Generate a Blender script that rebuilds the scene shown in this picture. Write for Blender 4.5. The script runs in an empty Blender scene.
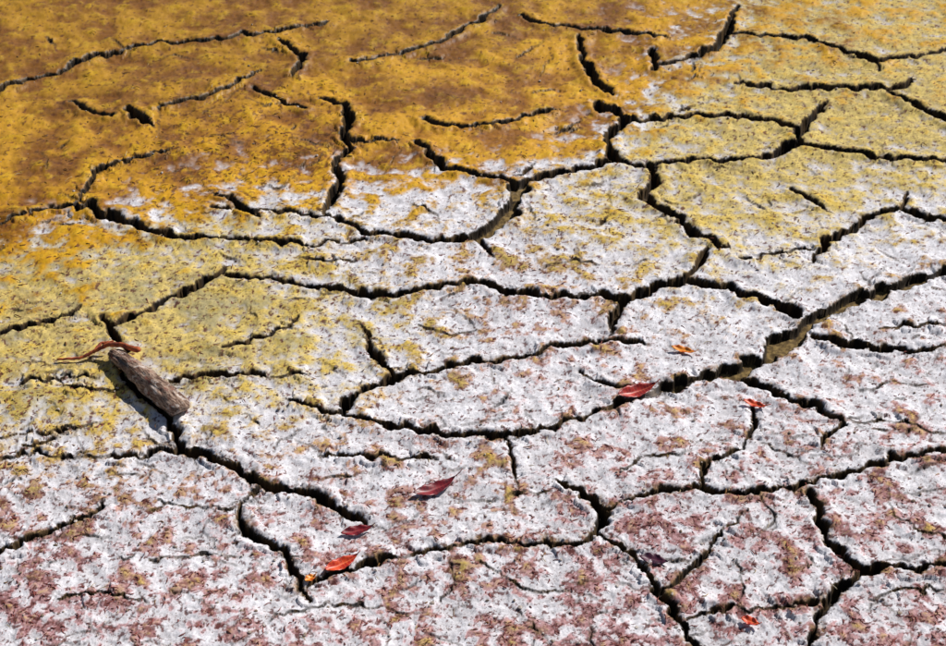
import bpy, math, random, time
import numpy as np
from mathutils import Vector
random.seed(7); rng=np.random.RandomState(11)
T0=time.time()
# ---------------- survey set-up: camera 1.6 m above a dried mud flat ----------------
CAM_H=1.6; PITCH=math.radians(35); HF=math.radians(35); T=math.tan(HF/2)
cp,sp=math.cos(PITCH),math.sin(PITCH)
def G(px,py):
    """photo trace -> metres on the mud flat"""
    u=(px-473)/473*T; v=(323-py)/473*T
    dy=cp+v*sp; dz=-sp+v*cp
    k=CAM_H/-dz
    return (u*k, dy*k)
def mpp(px,py):
    x,y=G(px,py); return (y*cp+CAM_H*sp)*2*T/946

# ---------------- noise ----------------
PERM=rng.permutation(4096).astype(np.int32)
GA=rng.rand(4096)*2*np.pi; GX=np.cos(GA).astype(np.float32); GY=np.sin(GA).astype(np.float32)
def pnoise(x,y,seed=0):
    xf0=np.floor(x); yf0=np.floor(y)
    xi=xf0.astype(np.int32); yi=yf0.astype(np.int32)
    xf=(x-xf0).astype(np.float32); yf=(y-yf0).astype(np.float32)
    u=xf*xf*xf*(xf*(xf*6-15)+10); v=yf*yf*yf*(yf*(yf*6-15)+10)
    p0=PERM[(xi+seed*131)&4095]+yi; p1=PERM[(xi+1+seed*131)&4095]+yi
    def g(p,fx,fy):
        h=PERM[p&4095]
        return GX[h]*fx+GY[h]*fy
    a=g(p0,xf,yf); b=g(p1,xf-1,yf); c=g(p0+1,xf,yf-1); d=g(p1+1,xf-1,yf-1)
    t=a+(b-a)*u
    return (t+((c+(d-c)*u)-t)*v)*1.4
def fbm(x,y,o=3,seed=0,gain=.5):
    r=0;a=1.0;t=0
    for i in range(o):
        r=r+a*pnoise(x,y,seed+i); t+=a; a*=gain; x=x*2.03+5.1; y=y*2.03+1.7
    return r/t
def sst(a,b,x):
    t=np.clip((x-a)/(b-a),0,1); return t*t*(3-2*t)

# ---------------- grid ----------------
def depth_of(y): return np.maximum(y,0.9)*cp+CAM_H*sp
yy=[G(473,p)[1] for p in np.arange(662,-18,-0.80)]
st=yy[1]-yy[0]; y=yy[0]; pre=[]
while y>-60: st*=1.16; y-=st; pre.append(y)
st=yy[-1]-yy[-2]; y=yy[-1]; post=[]
while y<400: st*=1.13; y+=st; post.append(y)
Y=np.array(pre[::-1]+yy+post); r0=len(pre); r1=len(pre)+len(yy)
S=list(np.arange(-1.06,1.0601,0.00170)); nC=len(S)
st=.0018; s=S[-1]; ext=[]
while s<300: st*=1.10; s+=st; ext.append(s)
S=np.array([-e for e in ext[::-1]]+S+ext); c0=len(ext); c1=c0+nC
W=depth_of(Y)*T
R,C=len(Y),len(S)
X2=S[None,:]*W[:,None]; Y2=np.repeat(Y[:,None],C,1)

# ---------------- cracks (traced) ----------------
CR=[
 [(103,318,4),(112,333,6),(128,350,7),(120,368,5),(132,386,9),(152,404,9),(170,420,8),(176,436,9),(181,452,9),(205,455,7),(230,468,7),(262,486,8),(300,491,6),(330,503,6),(352,514,5),(372,524,2)],
 [(-10,462,2),(22,452,2),(60,458,2),(105,456,2),(140,458,3),(160,450,4),(181,453,5)],
 [(262,488,3),(243,500,4),(238,518,6),(250,535,7),(270,543,6),(288,555,8),(299,578,9),(308,600,6)],
 [(306,588,3),(318,577,4),(340,570,5),(370,560,4),(400,555,3),(440,548,3),(480,541,3),(530,543,3),(580,540,4),(598,530,6),(606,512,8),(592,498,6),(570,487,5),(553,480,2)],
 [(605,508,4),(620,500,3),(660,492,4),(695,488,5),(735,495,5),(770,492,4),(820,480,4),(870,468,4),(923,458,4),(965,450,4)],
 [(700,488,5),(703,466,5),(722,456,3),(742,448,4),(752,432,4),(756,415,5),(752,404,3)],
 [(598,533,3),(625,547,4),(640,560,4),(650,576,7),(664,598,9),(684,622,10),(700,655,10)],
 [(664,592,4),(682,575,5),(700,560,5),(713,540,4),(745,512,2)],
 [(690,616,3),(715,607,3),(760,608,3),(800,603,5),(820,600,5)],
 [(808,492,5),(816,508,9),(825,538,9),(842,558,9),(865,573,8),(895,568,4),(923,569,5),(960,566,4)],
 [(865,573,7),(836,590,7),(822,610,7),(812,645,7),(808,660,6)],
 [(741,377,6),(752,383,8),(785,396,7),(820,410,6),(843,427,6)],
 [(843,427,4),(828,436,4),(820,452,3)],
 [(843,424,2),(880,421,2),(923,432,2),(960,436,2)],
 [(812,337,6),(850,345,6),(880,350,5),(923,349,3),(965,345,3)],
 [(340,415,7),(348,402,8),(370,388,6),(395,378,7),(440,368,5),(480,362,5),(520,357,4),(545,350,4),(575,345,4),(620,341,3),(650,344,2)],
 [(397,380,7),(380,362,6),(370,350,6),(368,336,3),(358,322,2)],
 [(506,440,5),(513,460,4),(517,487,2)],
 [(225,277,3),(270,276,3),(300,283,4),(340,288,5),(370,295,6),(410,293,5),(450,286,4),(485,285,6),(510,295,8),(545,298,6),(590,298,5),(625,301,7),(650,291,7),(685,281,7),(700,264,6),(707,250,3)],
 [(625,302,7),(614,316,7),(612,335,3)],
 [(690,283,6),(720,289,6),(760,300,8),(802,317,9)],
 [(213,208,2),(270,210,2),(310,215,3),(340,220,4),(370,235,6),(400,237,5),(440,240,5),(475,238,6)],
 [(475,238,6),(485,248,5),(495,258,3)],
 [(518,188,6),(500,178,4),(470,174,3),(445,170,5),(430,156,5),(413,141,3)],
 [(320,99,2),(345,103,4),(350,118,8),(343,134,8),(350,147,6),(335,163,5),(341,178,9),(333,195,8),(324,214,5)],
 [(350,140,3),(370,142,2),(400,141,2)],
 [(-10,225,3),(22,214,3),(50,207,3),(75,205,5),(110,215,7),(140,228,6),(172,238,6),(220,238,3),(260,243,3),(320,245,3),(370,240,2)],
 [(75,205,4),(85,190,6),(95,171,5),(120,162,3),(170,152,2)],
 [(213,193,2),(235,203,5),(258,218,5)],
 [(112,326,4),(140,316,5),(165,298,5),(200,286,7),(222,274,6),(228,266,4)],
 [(-10,338,5),(22,330,5),(50,322,5),(70,316,4),(80,307,3)],
 [(170,383,4),(215,378,4),(260,376,3),(310,376,2)],
 [(225,350,3),(260,338,4),(285,328,3),(300,315,2)],
 [(579,36,3),(583,60,8),(600,84,9),(613,94,5)],
 [(597,102,6),(627,119,9),(607,138,7),(613,158,8),(630,165,5),(655,165,5)],
 [(520,188,8),(540,178,6),(580,168,5),(613,162,5)],
 [(625,121,6),(670,117,4),(720,116,4),(760,120,4),(797,128,6),(800,143,8),(775,155,5),(740,161,4),(700,160,3),(655,165,5)],
 [(798,135,7),(813,116,6),(826,103,4)],
 [(803,144,5),(840,151,5),(880,158,5),(923,162,4),(960,164,3)],
 [(651,165,7),(655,185,9),(640,198,6),(665,210,7),(692,234,7),(728,251,4)],
 [(425,121,4),(445,126,4),(470,127,3),(500,124,4),(540,112,3),(560,109,2)],
 [(253,88,3),(275,97,5),(304,108,6)],
 [(280,40,4),(303,56,5),(297,70,5),(292,78,3)],
 [(-10,92,5),(22,82,4),(60,72,4),(90,58,4),(150,45,3),(200,42,3),(250,37,4),(290,29,3),(330,22,3)],
 [(160,110,2),(200,101,4),(235,86,3),(262,70,2)],
 [(72,102,2),(92,112,4),(112,118,5)],[(128,110,4),(136,118,7),(152,126,3)],
 [(350,63,3),(400,55,3),(440,43,4),(480,22,4),(500,5,3)],
 [(520,15,3),(540,24,3),(590,30,4),(640,36,3),(670,40,2)],
 [(652,52,6),(655,70,8)],[(660,64,3),(700,57,4),(720,45,7),(729,30,8),(738,5,6)],
 [(728,33,3),(790,38,4),(840,50,5),(875,63,6),(900,60,4),(923,57,3),(960,50,3)],
 [(875,63,4),(880,72,3)],
 [(735,83,3),(790,91,4),(840,88,4),(887,91,5),(918,82,2)],
 [(887,92,4),(923,112,5),(960,125,4)],
 [(813,264,3),(825,242,6),(850,232,6),(863,217,6),(900,210,6),(923,218,6),(960,226,5)],
 [(900,210,5),(908,193,3)],
 [(790,188,2),(808,198,3),(824,210,3)],
 [(-10,552,6),(22,540,6),(60,525,5),(95,512,4),(106,498,3)],
 [(-10,440,2),(22,434,2),(60,432,3),(100,425,2)],
 [(22,445,2),(45,442,3),(60,437,2)],
 [(320,458,2),(345,457,3),(380,458,4),(438,460,3)],
 [(580,372,2),(605,384,4),(640,395,5)],
 [(740,262,2),(780,255,2),(812,252,2)],
 [(160,500,1.4),(190,508,1.7),(240,508,1.5)],
 [(22,385,2),(60,378,2.5),(100,380,2)],[(60,388,2),(100,393,2.5),(125,392,2)],
 [(300,258,1.6),(330,262,2),(360,259,1.6)],[(880,330,2),(905,327,2.5),(950,326,2.5)],
 [(740,600,2),(745,580,2),(735,560,2)],[(450,555,2),(455,580,2),(440,600,1.5)],
 [(60,600,2),(100,594,2.5),(150,605,2)],[(270,620,2),(330,600,2),(380,603,1.5)],
 [(480,560,1.4),(520,585,2),(575,590,1.5)],[(870,600,2),(900,590,2),(950,592,2)],
 [(480,500,1.5),(520,492,2),(552,490,2)],[(320,480,1.4),(350,478,2),(372,470,1.4)],
 [(760,500,1.5),(775,515,2),(770,540,1.6)],[(885,490,1.5),(895,520,2),(925,535,2),(960,540,2)],[(620,470,1.5),(650,455,2),(690,450,1.6)],
 [(760,440,1.4),(790,452,2),(815,470,1.6)],[(610,600,1.5),(590,620,2),(595,650,2)],[(520,610,1.5),(540,630,2),(530,660,2)],[(150,560,1.5),(200,552,2),(240,556,1.5)],
 [(540,270,1.3),(575,262,1.8),(600,268,1.3)],[(420,325,1.3),(445,335,1.8),(480,330,1.3)],[(860,390,1.3),(890,380,1.8),(930,385,1.5)],
]
BROAD=[
 [(965,266,6),(923,280,7),(890,290,7),(850,303,9),(815,321,12),(790,340,16),(760,361,15),(730,372,12),(695,379,8),(660,387,7),(630,401,5),(600,410,4)],
 [(475,238,7),(498,224,13),(512,208,15),(518,190,11),(530,181,7)],
]
CR.append([(600,410,4),(560,425,4),(520,435,5),(500,438,5),(460,436,6),(420,432,6),(385,425,5),(340,415,5),(310,408,3),(285,402,2)])
for i in range(300):
    px=rng.uniform(-5,950); py=28+632*rng.rand()**.8
    L=rng.uniform(14,60); a=rng.normal(0,.45)+rng.choice([0,0,0,1.2]); n=4; pl=[]
    for k in range(n):
        pl.append((px,py,[.5,1.2,1.1,.4][k]*rng.uniform(.5,1.35)))
        a+=rng.normal(0,.5); px+=L/3*math.cos(a); py+=L/3*math.sin(a)*.6
    CR.append(pl)

F=np.full((R,C),0.2); DP=np.zeros((R,C)); BR=np.zeros((R,C))
core=(slice(r0,r1),slice(c0,c1)); xc,yc=X2[core],Y2[core]
XW=X2.copy(); YW=Y2.copy(); XW[core]+=fbm(xc*38,yc*38,5,3,.58)*.013; YW[core]+=fbm(xc*38,yc*38,5,23,.58)*.013
PAD=.045
def stamp(pl,broad):
    pts=[]
    for (x,y,w),(x2,y2,w2) in zip(pl[:-1],pl[1:]):
        L=math.hypot(x2-x,y2-y); n=max(1,int(L/7)); nx,ny=-(y2-y)/L,(x2-x)/L
        th=PITCH+math.atan(((y+y2)/2-323)/473*T)
        fac=min(1.75 if w>=4 else 1.35,math.sqrt(nx*nx+(ny/math.sin(th))**2))
        if w>=6: fac*=1.06
        for k in range(n):
            t=k/n; j=0 if k==0 else random.gauss(0,1)*min(2.2,.06*L)
            ww=(w+(w2-w)*t)*random.uniform(.42,1.3)
            px=x+(x2-x)*t+nx*j; py=y+(y2-y)*t+ny*j*.7
            g=G(px,py); pts.append((g[0],g[1],ww*fac*mpp(px,py)*.86))
    x,y,w=pl[-1]; g=G(x,y); pts.append((g[0],g[1],w*.5*mpp(x,y)))
    for (ax,ay,aw),(bx,by,bw) in zip(pts[:-1],pts[1:]):
        i0=np.searchsorted(Y,min(ay,by)-PAD); i1=np.searchsorted(Y,max(ay,by)+PAD)
        if i1<=i0: continue
        wl=W[i0]; wh=W[min(i1,R-1)]
        xl=min(ax,bx)-PAD; xh=max(ax,bx)+PAD
        j0=np.searchsorted(S,min(xl/wl,xl/wh)); j1=np.searchsorted(S,max(xh/wl,xh/wh))
        if j1<=j0: continue
        xs=XW[i0:i1,j0:j1]-ax; ys=YW[i0:i1,j0:j1]-ay
        dx,dy=bx-ax,by-ay; l2=dx*dx+dy*dy+1e-12
        t=np.clip((xs*dx+ys*dy)/l2,0,1)
        w=aw+(bw-aw)*t
        f=np.hypot(xs-t*dx,ys-t*dy)-w/2
        m=f<F[i0:i1,j0:j1]
        F[i0:i1,j0:j1][m]=f[m]
        dep=np.clip(w*.7,.006,.015) if broad else np.clip(w*1.9,.003,.034)
        DP[i0:i1,j0:j1][m]=dep[m]; BR[i0:i1,j0:j1][m]=1.0 if broad else 0.0
for pl in CR: stamp(pl,False)
for pl in BROAD: stamp(pl,True)
wv0=fbm(xc*19,yc*19,3,200)
F[core]+=np.where(DP[core]>.006,.0038*wv0,.0010*wv0)      # openings pinch and swell

# ---------------- zones: (px,py, ochre, wet, pink) ----------------
Z=[(20,40,.2,1,0),(150,40,.2,1,0),(300,40,.2,1,0),(450,45,.2,1,.1),(550,45,.3,.9,0),(650,45,.5,.78,0),(750,60,.9,.62,0),(850,45,.9,.55,0),(930,45,.9,.45,0),
(20,95,0,1,0),(150,90,0,1,.2),(300,90,0,.95,.2),(420,90,0,1,0),(520,90,0,1,.2),(580,80,.3,.85,0),(700,90,.9,.55,0),(800,75,1,.42,0),(920,85,.95,.3,0),(830,105,.95,.25,0),
(40,150,.2,.95,0),(120,140,0,1,.2),(220,150,0,.95,.7),(290,150,.2,.85,.6),(400,130,0,1,0),(400,185,.2,.92,0),(500,140,.1,1,.1),(570,145,.3,.85,0),(680,138,.8,.2,.1),(760,138,.8,.1,0),(870,130,.9,.2,0),
(40,190,.3,.95,0),(130,195,.3,.9,.2),(220,180,.5,.8,.6),(290,195,.7,.6,.4),(440,212,.15,.05,0),(560,185,.6,.3,.3),(620,200,.55,.15,.1),(700,190,.95,.2,0),(800,195,.85,.1,0),(900,185,.65,.05,0),
(50,235,1,.65,.1),(150,238,.6,.2,.2),(240,225,.9,.35,.2),(350,262,.2,0,.5),(400,222,.5,.2,.2),(560,235,.7,.05,.7),(640,235,.7,.05,.5),(740,225,.8,.05,0),(730,262,.4,0,0),(810,230,.6,0,0),(900,240,.05,0,0),
(40,285,1,.5,.1),(150,285,1,.2,.2),(250,265,.8,.05,.3),(350,278,.3,0,.5),(450,270,.15,0,.5),(600,265,.15,0,.35),(800,280,0,0,0),(920,300,0,0,.1),
(40,325,1,.3,.1),(150,335,1,.1,.1),(250,310,1,.05,.1),(330,320,.85,0,.1),(400,330,.8,0,.3),(470,310,.1,0,.2),(560,325,.1,0,.45),(700,310,0,0,0),(860,330,.1,0,.15),
(40,400,.85,.1,.5),(140,400,.6,0,.3),(250,360,.9,0,.1),(330,370,.35,0,.2),(450,395,0,0,.1),(560,385,0,0,.1),(680,360,.1,0,.1),(860,385,0,0,.15),(920,400,0,0,.25),
(40,450,.5,0,.52),(150,440,.3,0,.3),(250,430,.2,0,.35),(400,460,.1,0,.35),(450,420,.0,0,.2),(600,440,.1,0,.42),(700,410,.1,0,.35),(800,440,.1,0,.28),(920,440,0,0,.36),
(40,510,.1,0,.5),(150,500,.1,0,.38),(220,530,0,0,.28),(350,500,.1,0,.34),(500,500,.3,0,.38),(620,520,0,0,.48),(760,520,0,0,.46),(900,500,0,0,.44),
(40,570,0,0,.5),(150,580,.1,0,.47),(250,590,0,0,.43),(400,580,.1,0,.47),(500,600,.1,0,.47),(600,590,0,0,.62),(740,575,0,0,.44),(900,610,.1,0,.48),(40,640,0,0,.55),(300,640,.1,0,.5),(600,650,0,0,.6),(850,640,0,0,.5)]
LD=np.log(depth_of(Y))
acc=np.zeros((3,R,C),np.float32); ws=np.full((R,C),1e-9,np.float32)
Sc=np.clip(S,-1.6,1.6); LDc=np.clip(LD,math.log(1.9),math.log(4.6))
for (px,py,o,wt,pk) in Z:
    x,y=G(px,py); d=y*cp+CAM_H*sp; s_=x/(d*T); l_=math.log(d)
    gs=np.exp(-((Sc-s_)/.12)**2/2); gl=np.exp(-((LDc-l_)/.045)**2/2)
    w=(gl[:,None]*gs[None,:]).astype(np.float32)+1e-7
    ws+=w; acc[0]+=w*o; acc[1]+=w*wt; acc[2]+=w*pk
acc/=ws
OCH,WET,PNK=acc

# ---------------- mottling fields (metres) ----------------
def nz(f): return (f-f.mean())/f.std()
nA=nz(fbm(X2*7,Y2*7,4,100)); nB=nz(fbm(X2*22,Y2*22,5,110,.55)); nC2=nz(fbm(X2*55+.3*nB,Y2*55,4,120,.5)); nD=nz(fbm(X2*120,Y2*120,3,130,.6)); nE=nz(pnoise(X2*330,Y2*330,140))
nR=nz(-np.abs(fbm(X2*36,Y2*36,4,150,.55))); nS=nz(fbm(X2*70,Y2*70,4,160,.6)); nF=nz(fbm(X2*210,Y2*210,2,170,.5))
nQ=nz(fbm(X2*13,Y2*13,4,180,.5))
def L3(a,b,t): return a+(b-a)*t[...,None]
def c(*v): return np.array(v,np.float32)
one=np.ones((R,C),np.float32)
col=L3(c(.55,.525,.545),c(.83,.81,.85),sst(-1.7,1.5,nC2*.5+nD*.45+nE*.3+nQ*.5))
col=L3(col,c(.38,.345,.34),.65*sst(.6,1.9,nQ*.6+nB*.6+nS*.3))
# plum algal film where the salt crust has flaked away
pv=(PNK-.56)*3.4+nB*.75+nC2*.5+nQ*.5+nD*.22
col=L3(col,c(.60,.42,.43),.5*sst(-1.0,.2,pv+nE*.15))
pm=sst(-.02,.34,pv)
pc=L3(c(.24,.07,.07),c(.47,.24,.245),sst(-1.2,1.2,nC2*.6+nD))
pc=L3(pc,c(.11,.018,.022),.85*sst(.6,1.3,nS+nE*.2))
col=L3(col,pc,pm*.84)
# dark curled shreds of film, thin ridged lines
sh=sst(1.25,1.6,nR*.9+nB*.35+(PNK-.3)*1.2)*(1-.3*pm)
col=L3(col,c(.15,.045,.04),sh*.8)
# ochre stain
ov=(OCH-.46)*3.6+nB*.45+nC2*.3+nQ*.35+nD*.15
om=sst(-.9,1.3,ov)
oc=L3(c(.36,.24,.012),c(.64,.46,.065),sst(-1.4,1.2,nB*.5+nC2*.5+nD*.35))
oc=L3(oc,c(.26,.24,.09),.5*sst(.3,1.6,nA*.7+nQ*.6)*sst(.6,-.2,X2))
oc=L3(oc,c(.14,.085,.014),.7*sst(1.0,1.8,nS))
col=L3(col,oc,om*.86)
# amber damp zone
wv_=(WET-.5)*6+nB*.6+nQ*.5+nC2*.25
wm=np.maximum(sst(-.7,1.1,wv_),sst(.62,.82,WET+.03*nB))
ac=L3(c(.30,.11,.0015),c(.58,.285,.004),sst(-1.7,1.4,nA*.9+nQ*.5+nB*.3))
ac=L3(ac,c(.72,.43,.018),.55*sst(.5,2.0,nB+nC2*.35))
ac=L3(ac,c(.12,.038,.003),.8*sst(.7,1.5,nR*.7+nC2*.35+nA*-.4)*np.clip(.4+PNK*1.3,0,1))
ac=L3(ac,c(.15,.05,.004),.75*sst(1.1,1.6,nS*.9+PNK*1.4-.1))
ac*=(1-.30*sst(2.9,3.8,Y2-.5*X2-.15*nA))[...,None]     # wetter, darker mud towards the pool
col=L3(col,ac,wm*.98)
# dark red specks, fine pits
sk=sst(1.3,1.65,nS*.8+nD*.5+nE*.2+PNK*.5)*.85
col=L3(col,c(.10,.020,.016),sk*(1-.5*wm))
pit=sst(1.55,1.95,nF+nB*.25)*.7
col=L3(col,c(.12,.055,.04),pit*(1-.55*wm))
# brownish lips of the cracks
rim=np.exp(-np.maximum(F,0)/.008)*(DP>.008)
col=L3(col,c(.28,.175,.06),.65*sst(.2,.9,rim+nC2*.12)*sst(-.9,.8,nB))
# crack interior (one grid cell wider than the drop, so whole walls take brown clay with the crack's shade painted in)
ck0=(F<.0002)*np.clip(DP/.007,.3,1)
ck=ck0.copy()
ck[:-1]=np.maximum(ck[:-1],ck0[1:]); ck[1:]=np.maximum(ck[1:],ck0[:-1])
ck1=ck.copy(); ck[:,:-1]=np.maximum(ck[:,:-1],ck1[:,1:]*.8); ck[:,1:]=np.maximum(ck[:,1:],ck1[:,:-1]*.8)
cc=L3(c(.016,.010,.006),c(.085,.050,.020),sst(-.2,1.6,nC2+.9*sst(-.004,.001,F)))  # clay brown by the lip, painted towards black deeper down as shade
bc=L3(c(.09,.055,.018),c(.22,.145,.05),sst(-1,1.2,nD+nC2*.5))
bc=L3(bc,c(.014,.009,.006),sst(-.0062,-.002,F)*.92)  # near-black band along both edges: shadow of the lips painted on the floor
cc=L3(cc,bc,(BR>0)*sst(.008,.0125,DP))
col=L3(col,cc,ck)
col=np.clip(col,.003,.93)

# ---------------- relief ----------------
H=(fbm(X2*2.2,Y2*2.2,3,40)*.014).astype(np.float32)
near=np.clip(2.5/depth_of(Y),.0,1.2)[:,None]**2
dry=(1-.7*np.clip(wm,0,1))*near
rel=.0007*nB+.0016*nQ+.00024*nC2*dry+.00008*nD*dry
rel+=.0008*(1-pm)*(1-wm)*near
rel-=.0008*sst(1.0,1.6,nR)*dry+.0006*sk*dry+.0005*pit*near
inside=np.zeros((R,C),np.float32); inside[core]=1
H+=rel*inside
Fp=np.maximum(F,0)
H+=(.0048*np.exp(-((Fp-.010)/.012)**2)-.0036*np.exp(-Fp/.0025))*(DP>.008)   # curled plate margins
wall=np.clip(DP*.10,.0008,.0024)
H-=DP*sst(0,1,-F/wall)
outer=np.zeros((R,C)); outer+=sst(1.03,1.10,np.abs(S))[None,:]
outer=np.maximum(outer,np.where((Y<Y[r0]+.01)|(Y>Y[r1-1]-.01),1.0,0.0)[:,None])

me=bpy.data.meshes.new("cracked_mud_ground")
idx=np.arange(R*C,dtype=np.int32).reshape(R,C)
q=np.stack([idx[:-1,:-1],idx[:-1,1:],idx[1:,1:],idx[1:,:-1]],-1).reshape(-1)
nf=(R-1)*(C-1)
me.vertices.add(R*C); me.vertices.foreach_set("co",np.stack([X2,Y2,H],-1).astype(np.float32).reshape(-1))
me.loops.add(nf*4); me.loops.foreach_set("vertex_index",q)
me.polygons.add(nf); me.polygons.foreach_set("loop_start",np.arange(0,nf*4,4,dtype=np.int32))
me.update(calc_edges=True)
me.polygons.foreach_set("use_smooth",np.ones(nf,dtype=bool))
def attr(n,a):
    t=me.attributes.new(n,'FLOAT','POINT'); t.data.foreach_set("value",np.ascontiguousarray(a,dtype=np.float32).reshape(-1))
attr("outer",outer); attr("damp",wm); attr("crack",ck)
ca=me.attributes.new("pigment",'FLOAT_COLOR','POINT'); ca.data.foreach_set("color",np.concatenate([col,one[...,None]],-1).astype(np.float32).reshape(-1))
ground=bpy.data.objects.new("cracked_mud_ground",me); bpy.context.collection.objects.link(ground)
print("grid",R,C,"t",time.time()-T0)

def ij(x,y):
    i=min(max(np.searchsorted(Y,y),1),R-1); s_=x/W[i]; j=min(max(np.searchsorted(S,s_),1),C-1); return i,j
def gh(x,y):
    i,j=ij(x,y); return float(H[i,j])
def gf(x,y):
    i,j=ij(x,y); return F[i,j],pm[i,j]*(PNK[i,j]+.3),WET[i,j],OCH[i,j]

# ---------------- material helpers ----------------
class M:
    def __init__(s,name):
        s.m=bpy.data.materials.new(name); s.m.use_nodes=True; s.t=s.m.node_tree; s.b=s.t.nodes['Principled BSDF']
    def n(s,t,**k):
        o=s.t.nodes.new(t)
        for a,b in k.items(): setattr(o,a,b)
        return o
    def put(s,sock,v):
        if isinstance(v,bpy.types.NodeSocket): s.t.links.new(v,sock)
        elif v is not None:
            if isinstance(v,tuple) and len(v)==3: v=v+(1,)
            sock.default_value=v
    def noise(s,vec,scale,detail=5,rough=.55,dist=0):
        o=s.n('ShaderNodeTexNoise'); s.put(o.inputs['Vector'],vec); o.inputs['Scale'].default_value=scale
        o.inputs['Detail'].default_value=detail; o.inputs['Roughness'].default_value=rough; o.inputs['Distortion'].default_value=dist
        return o.outputs['Fac']
    def math(s,op,a,b=0.0,c=None):
        o=s.n('ShaderNodeMath',operation=op); s.put(o.inputs[0],a); s.put(o.inputs[1],b)
        if c is not None: s.put(o.inputs[2],c)
        return o.outputs[0]
    def mr(s,v,a,b,c=0.0,d=1.0):
        o=s.n('ShaderNodeMapRange'); o.interpolation_type='SMOOTHSTEP'
        s.put(o.inputs[0],v)
        for i,x in enumerate((a,b,c,d)): o.inputs[i+1].default_value=x
        return o.outputs[0]
    def mix(s,f,a,b,mode='MIX'):
        o=s.n('ShaderNodeMix',data_type='RGBA',blend_type=mode); s.put(o.inputs[0],f); s.put(o.inputs[6],a); s.put(o.inputs[7],b)
        return o.outputs[2]
    def at(s,name,out='Fac'):
        return s.n('ShaderNodeAttribute',attribute_name=name).outputs[out]

def mudmat(name,far):
    g=M(name); tc=g.n('ShaderNodeTexCoord').outputs['Object']
    ng=g.noise(tc,480,2,.65)
    base=g.at('pigment','Color')
    col_=g.mix(g.mr(ng,.57,.70,0,.55),base,(.14,.08,.07))
    col_=g.mix(g.math('MAXIMUM',g.at('crack'),g.math('MULTIPLY',g.at('damp'),.6)),col_,base)
    if far:
        vd=g.n('ShaderNodeTexVoronoi',feature='DISTANCE_TO_EDGE'); vd.inputs['Scale'].default_value=3.6
        nv=g.n('ShaderNodeTexNoise'); g.put(nv.inputs['Vector'],tc); nv.inputs['Scale'].default_value=6; nv.inputs['Detail'].default_value=5
        sc=g.n('ShaderNodeVectorMath',operation='SCALE'); g.put(sc.inputs[0],nv.outputs['Color']); sc.inputs['Scale'].default_value=.16
        wv=g.n('ShaderNodeVectorMath',operation='ADD'); g.put(wv.inputs[0],tc); g.put(wv.inputs[1],sc.outputs[0]); g.put(vd.inputs['Vector'],wv.outputs[0])
        oc_=g.math('MULTIPLY',g.mr(vd.outputs['Distance'],.010,.024,1,0),g.mr(g.at('outer'),.3,.8))
        col_=g.mix(oc_,col_,(.02,.013,.008))
    g.put(g.b.inputs['Base Color'],col_)
    g.put(g.b.inputs['Roughness'],g.mr(g.at('damp'),0,1,.9,.5)); g.b.inputs['Specular IOR Level'].default_value=.25
    bp=g.n('ShaderNodeBump'); bp.inputs['Strength'].default_value=.30; bp.inputs['Distance'].default_value=.0016; g.put(bp.inputs['Height'],ng)
    g.put(g.b.inputs['Normal'],bp.outputs[0])
    return g.m
me.materials.append(mudmat("cracked_mud",False)); me.materials.append(mudmat("cracked_mud_outlying",True))
mi=(outer[:-1,:-1]>.02).astype(np.int32).reshape(-1); me.polygons.foreach_set("material_index",mi)

# ---------------- litter ----------------
def litter(name,count,picker,Lr,Wr,mat):
    V=[];Fc=[]
    k=0
    while k<count:
        px=rng.uniform(-10,956); py=rng.uniform(15,660)
        x,y=G(px,py); f,p,w,o=gf(x,y)
        if f<.003 or rng.rand()>picker(f,p,w,o): continue
        k+=1
        L=rng.uniform(*Lr)*(1+rng.rand()**3); wd=rng.uniform(*Wr); a=rng.normal(0,1.0); bend=rng.normal(0,1.4); n=4
        cx,cy=x,y; z=gh(x,y)+.0006; b=len(V)
        lift=rng.uniform(0,.15)*L
        for i in range(n+1):
            t=i/n; ww=wd*(.35+.65*math.sin(math.pi*min(.95,max(.08,t))))
            zz=max(z+lift*math.sin(math.pi*t),gh(cx,cy)+.0003)
            V.append((cx-math.sin(a)*ww/2,cy+math.cos(a)*ww/2,zz)); V.append((cx,cy,zz+ww*.3)); V.append((cx+math.sin(a)*ww/2,cy-math.cos(a)*ww/2,zz-.0004))
            a+=bend/n; cx+=math.cos(a)*L/n; cy+=math.sin(a)*L/n
        for i in range(n):
            q=b+i*3; Fc.append((q,q+3,q+4,q+1)); Fc.append((q+1,q+4,q+5,q+2))
    m=bpy.data.meshes.new(name); m.from_pydata(V,[],Fc); m.materials.append(mat)
    o=bpy.data.objects.new(name,m); bpy.context.collection.objects.link(o); return o
def lm(name,a,b,sc=60):
    q=M(name); t=q.n('ShaderNodeTexCoord').outputs['Object']
    q.put(q.b.inputs['Base Color'],q.mix(q.mr(q.noise(t,sc,2),.4,.6),a,b)); q.b.inputs['Roughness'].default_value=.8
    return q.m
m_red=lm("red_brown_litter",(.13,.025,.020),(.28,.065,.05)); m_str=lm("straw_litter",(.48,.33,.12),(.64,.53,.36)); m_dk=lm("dark_amber_litter",(.12,.05,.008),(.26,.11,.012))
litter("plant_litter",3800,lambda f,p,w,o:max(.05,p*1.0)*(1-.8*w),(.003,.008),(.0007,.0024),m_red)
litter("straw_litter",350,lambda f,p,w,o:.3+.5*o,(.004,.014),(.0006,.0014),m_str)
litter("algae_litter",1100,lambda f,p,w,o:max(0,w)*(.1+p*1.3)+o*.06,(.004,.013),(.001,.003),m_dk)

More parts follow.
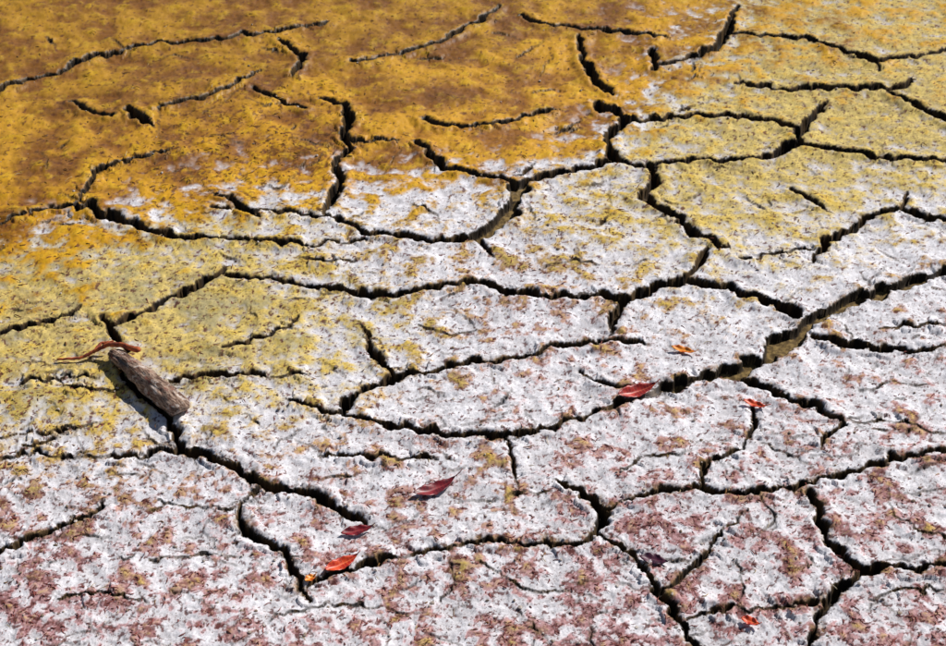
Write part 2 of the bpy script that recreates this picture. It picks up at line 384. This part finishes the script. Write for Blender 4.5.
# crumbs of broken crust, mostly along the cracks
m_cr=lm("mud_crumb",(.20,.13,.08),(.52,.45,.40),40)
V=[];Fc=[]; k=0
ico=[(0,0,1),(.89,0,.45),(.28,.85,.45),(-.72,.53,.45),(-.72,-.53,.45),(.28,-.85,.45),(.72,.53,-.45),(-.28,.85,-.45),(-.89,0,-.45),(-.28,-.85,-.45),(.72,-.53,-.45),(0,0,-1)]
icf=[(0,1,2),(0,2,3),(0,3,4),(0,4,5),(0,5,1),(1,6,2),(2,7,3),(3,8,4),(4,9,5),(5,10,1),(2,6,7),(3,7,8),(4,8,9),(5,9,10),(1,10,6),(11,7,6),(11,8,7),(11,9,8),(11,10,9),(11,6,10)]
while k<1600:
    x,y=G(rng.uniform(-10,956),20+640*rng.rand()**.8); f,p,w_,o=gf(x,y)
    if f<.001 or rng.rand()>.10+math.exp(-f/.012): continue
    k+=1; r=.0008+.0022*rng.rand()**3; b=len(V); z=gh(x,y)+r*.4; sx,sy,sz=rng.uniform(.7,1.5,3); sz*=.7
    for v in ico:
        e=rng.uniform(.75,1.25); V.append((x+v[0]*r*sx*e,y+v[1]*r*sy*e,z+v[2]*r*sz*e))
    Fc+=[tuple(b+q for q in t) for t in icf]
m=bpy.data.meshes.new("mud_crumbs"); m.from_pydata(V,[],Fc); m.materials.append(m_cr)
bpy.context.collection.objects.link(bpy.data.objects.new("mud_crumbs",m))

# ---------------- leaves ----------------
def leafmat(name,a,b,rib):
    q=M(name); t=q.n('ShaderNodeTexCoord'); o=t.outputs['Object']; 
    n=q.noise(o,70,4,.6); c=q.mix(q.mr(n,.38,.62),a,b)
    sx=q.n('ShaderNodeSeparateXYZ'); q.put(sx.inputs[0],o)
    c=q.mix(q.mr(q.math('ABSOLUTE',sx.outputs[1]),.0002,.0009,.8,0),c,rib)
    wv=q.n('ShaderNodeTexWave'); q.put(wv.inputs['Vector'],o); wv.inputs['Scale'].default_value=55; wv.inputs['Distortion'].default_value=1.5
    c=q.mix(q.mr(wv.outputs['Fac'],.85,1,0,.35),c,rib)
    c=q.mix(q.mr(q.noise(o,260,3),.62,.7,0,.7),c,(.05,.015,.01))
    q.put(q.b.inputs['Base Color'],c); q.b.inputs['Roughness'].default_value=.42
    return q.m
def leaf(p0,p1,wpx,fold,curl,roll,mat,pet=.25,side=0.0,lift=.003):
    (ax,ay),(bx,by)=G(*p0),G(*p1); L=math.hypot(bx-ax,by-ay); ang=math.atan2(by-ay,bx-ax); cx,cy=(ax+bx)/2,(ay+by)/2
    wd=wpx*mpp(*p0)
    nu,nv=22,8; V=[];Fc=[]
    for i in range(nu+1):
        t=i/nu; hw=wd/2*(math.sin(math.pi*t**.85)**.85)*(1+.06*math.sin(t*41+L*999)) if 0<t<1 else 0.0002
        for j in range(nv+1):
            v=j/nv*2-1
            yy_=v*hw; z=abs(v)*hw*fold+.0012*math.sin(t*17+v*3)*abs(v)
            xx=(t-.5)*L; z+=curl*L*((t-.5)**2)*2; yy_+=side*L*(t-.5)**2
            V.append((xx,yy_,z))
    for i in range(nu):
        for j in range(nv):
            q=i*(nv+1)+j; Fc.append((q,q+nv+1,q+nv+2,q+1))
    b=len(V); pn=6; r=.0009; PL=L*pet
    for i in range(pn+1):
        t=i/pn; x=L/2+PL*t-.001; z=curl*L*.5+.004*math.sin(t*2); y_=side*L*.25+PL*.35*t*t
        for k in range(5):
            a=k*2*math.pi/5; V.append((x,y_+r*math.cos(a),z+r*math.sin(a)))
    for i in range(pn):
        for k in range(5):
            Fc.append((b+i*5+k,b+i*5+(k+1)%5,b+(i+1)*5+(k+1)%5,b+(i+1)*5+k))
    m=bpy.data.meshes.new("fallen_leaf"); m.from_pydata(V,[],Fc); m.materials.append(mat)
    for p in m.polygons: p.use_smooth=True
    o=bpy.data.objects.new("fallen_leaf",m); bpy.context.collection.objects.link(o)
    hz=max(gh(ax,ay),gh(cx,cy),gh(bx,by))
    o.location=(cx,cy,hz+lift); o.rotation_euler=(roll,0,ang)
    s_=o.modifiers.new("s",'SOLIDIFY'); s_.thickness=.0004
lr=leafmat("red_leaf",(.45,.02,.012),(.22,.008,.01),(.60,.12,.04))
lc=leafmat("crimson_leaf",(.24,.006,.015),(.10,.004,.012),(.35,.03,.03))
lo=leafmat("orange_leaf",(.80,.26,.015),(.65,.12,.01),(.85,.45,.06))
lf=leafmat("scarlet_leaf",(.72,.07,.012),(.45,.02,.01),(.80,.18,.04))
lp=leafmat("purple_leaf",(.07,.008,.03),(.03,.005,.02),(.14,.03,.06))
leaf((617,400),(655,389),15,.5,.25,.35,lr,.12,.1)
leaf((414,499),(456,483),14,.35,.2,.3,lc,.22,.25)
leaf((671,348),(696,354),8,.4,.2,.2,lo,.1)
leaf((743,402),(767,409),8,.4,.3,.2,lf,.15)
leaf((341,534),(373,527),11,.4,.15,.3,lc,.1,.1)
leaf((325,573),(358,558),13,.5,.2,.35,lf,.1,.15)
leaf((305,583),(316,577),8,.4,.2,.2,lo,.1)
leaf((640,556),(668,562),13,.3,.2,.2,lp,.1,-.1)
leaf((741,618),(760,625),10,.4,.2,.2,lf,.1)

# ---------------- stick ----------------
def tube(pts,rad,nseg,rough=0.0):
    P=np.array(pts,float); V=[];Fc=[]
    for i,p in enumerate(P):
        d=P[min(i+1,len(P)-1)]-P[max(i-1,0)]; d/=np.linalg.norm(d)
        u=np.cross(d,(0,0,1)); u/=np.linalg.norm(u); v=np.cross(u,d)
        for k in range(nseg):
            a=2*math.pi*k/nseg
            r=rad[i]*(1+rough*(float(pnoise(np.array([a*1.6+3]),np.array([i*.10]),5)[0])+.7*float(pnoise(np.array([a*4.5]),np.array([i*.12]),9)[0])))
            V.append(tuple(p+u*math.cos(a)*r+v*math.sin(a)*r))
    n=len(P)
    for i in range(n-1):
        for k in range(nseg): Fc.append((i*nseg+k,i*nseg+(k+1)%nseg,(i+1)*nseg+(k+1)%nseg,(i+1)*nseg+k))
    for e,i in ((0,0),(1,n-1)):
        c=len(V); V.append(tuple(P[i])); 
        for k in range(nseg):
            t=(i*nseg+k,i*nseg+(k+1)%nseg,c); Fc.append(t if e else t[::-1])
    return V,Fc
def obj(name,V,Fc,mat):
    m=bpy.data.meshes.new(name); m.from_pydata(V,[],Fc); m.materials.append(mat)
    for p in m.polygons: p.use_smooth=True
    o=bpy.data.objects.new(name,m); bpy.context.collection.objects.link(o); return o
a0=G(112,362); a1=G(184,419)
w=M("weathered_wood"); o_=w.n('ShaderNodeTexCoord').outputs['Object']
mpn=w.n('ShaderNodeMapping'); w.put(mpn.inputs[0],o_); mpn.vector_type='TEXTURE'; mpn.inputs['Rotation'].default_value=(0,0,math.atan2(a1[1]-a0[1],a1[0]-a0[0])); mpn.inputs['Scale'].default_value=(3.5,1,1)
n1_=w.noise(mpn.outputs[0],130,5,.7,.5); n2_=w.noise(mpn.outputs[0],330,4,.7)
c_=w.mix(w.mr(n1_,.38,.60),(.14,.07,.045),(.46,.32,.24)); c_=w.mix(w.mr(n2_,.54,.64,0,.9),c_,(.05,.022,.016)); c_=w.mix(w.mr(w.noise(o_,60,4),.55,.63,0,.65),c_,(.76,.66,.60)); c_=w.mix(w.mr(w.noise(o_,90,3),.58,.66,0,.6),c_,(.30,.06,.035))
w.put(w.b.inputs['Base Color'],c_); w.b.inputs['Roughness'].default_value=.9
b_=w.n('ShaderNodeBump'); b_.inputs['Distance'].default_value=.005; w.put(b_.inputs['Height'],w.math('ADD',n1_,n2_)); w.put(w.b.inputs['Normal'],b_.outputs[0])
pts=[];rad=[]
NS=60; mp=mpp(150,390)
for i in range(NS+1):
    t=i/NS; x=a0[0]+(a1[0]-a0[0])*t+.004*math.sin(t*5); y=a0[1]+(a1[1]-a0[1])*t+.003*math.sin(t*9)
    r=mp*(6.4+5.0*min(1,t*1.8)-1.2*max(0,t-.6))*(min(1,(t+.004)/.05)**.5)*(min(1,(1.02-t)/.04)**.3)
    pts.append((x,y,r*1.0+.010*(1-t)-.002)); rad.append(r)
V,Fc=tube(pts,rad,32,.28)
obj("driftwood_stick",V,Fc,w.m)
tw=lm("red_brown_twig",(.50,.11,.03),(.22,.04,.02),90)
def path(pp,n=8):
    out=[]
    for (x,y,z),(x2,y2,z2) in zip(pp[:-1],pp[1:]):
        for k in range(n):
            t=k/n; gx,gy=G(x+(x2-x)*t,y+(y2-y)*t); out.append((gx,gy,z+(z2-z)*t+.0006*math.sin(k*2.1)))
    gx,gy=G(pp[-1][0],pp[-1][1]); out.append((gx,gy,pp[-1][2])); return out
VV=[];FF=[]
for pp,r0_,r1_ in (([(58,362,.006),(80,362,.008),(95,359,.016),(110,357,.028),(126,361,.036),(143,367,.036)],.0020,.0054),
                 ([(95,359,.016),(103,353,.022),(116,353,.026)],.0032,.0016)):
    P=path(pp); rr=[r0_+(r1_-r0_)*i/len(P) for i in range(len(P))]; rr[-1]*=.3
    V,Fc=tube(P,rr,8,.4); b=len(VV); VV+=V; FF+=[tuple(q+b for q in f) for f in Fc]
obj("red_twig",VV,FF,tw)

# ---------------- light ----------------
el,az=math.radians(43),math.radians(52)
wd=bpy.data.worlds.new("World"); bpy.context.scene.world=wd; wd.use_nodes=True
nt=wd.node_tree; sky=nt.nodes.new('ShaderNodeTexSky'); sky.sky_type='NISHITA'; sky.sun_disc=False; sky.sun_elevation=el; sky.sun_rotation=az
bg=nt.nodes['Background']; nt.links.new(sky.outputs[0],bg.inputs[0]); bg.inputs[1].default_value=.05
sd=bpy.data.lights.new("sun",'SUN'); sd.energy=5.0; sd.angle=math.radians(.5); sd.color=(1,.975,.93)
so=bpy.data.objects.new("sun",sd); bpy.context.collection.objects.link(so)
dirv=Vector((math.sin(az)*math.cos(el),math.cos(az)*math.cos(el),math.sin(el)))
so.rotation_euler=dirv.to_track_quat('Z','Y').to_euler(); so.location=dirv*10

cd=bpy.data.cameras.new("camera"); cam=bpy.data.objects.new("camera",cd); bpy.context.collection.objects.link(cam)
cam.location=(0,0,CAM_H); cam.rotation_euler=(math.pi/2-PITCH,0,0); cd.sensor_fit='HORIZONTAL'; cd.angle=HF; cd.clip_end=2000; cd.clip_start=.05
cd.dof.use_dof=True; x,y=G(473,400); cd.dof.focus_distance=y*cp+CAM_H*sp; cd.dof.aperture_fstop=11.0
bpy.context.scene.camera=cam
vs=bpy.context.scene.view_settings; vs.view_transform='Standard'; vs.look='None'; vs.exposure=0
print("t",time.time()-T0)
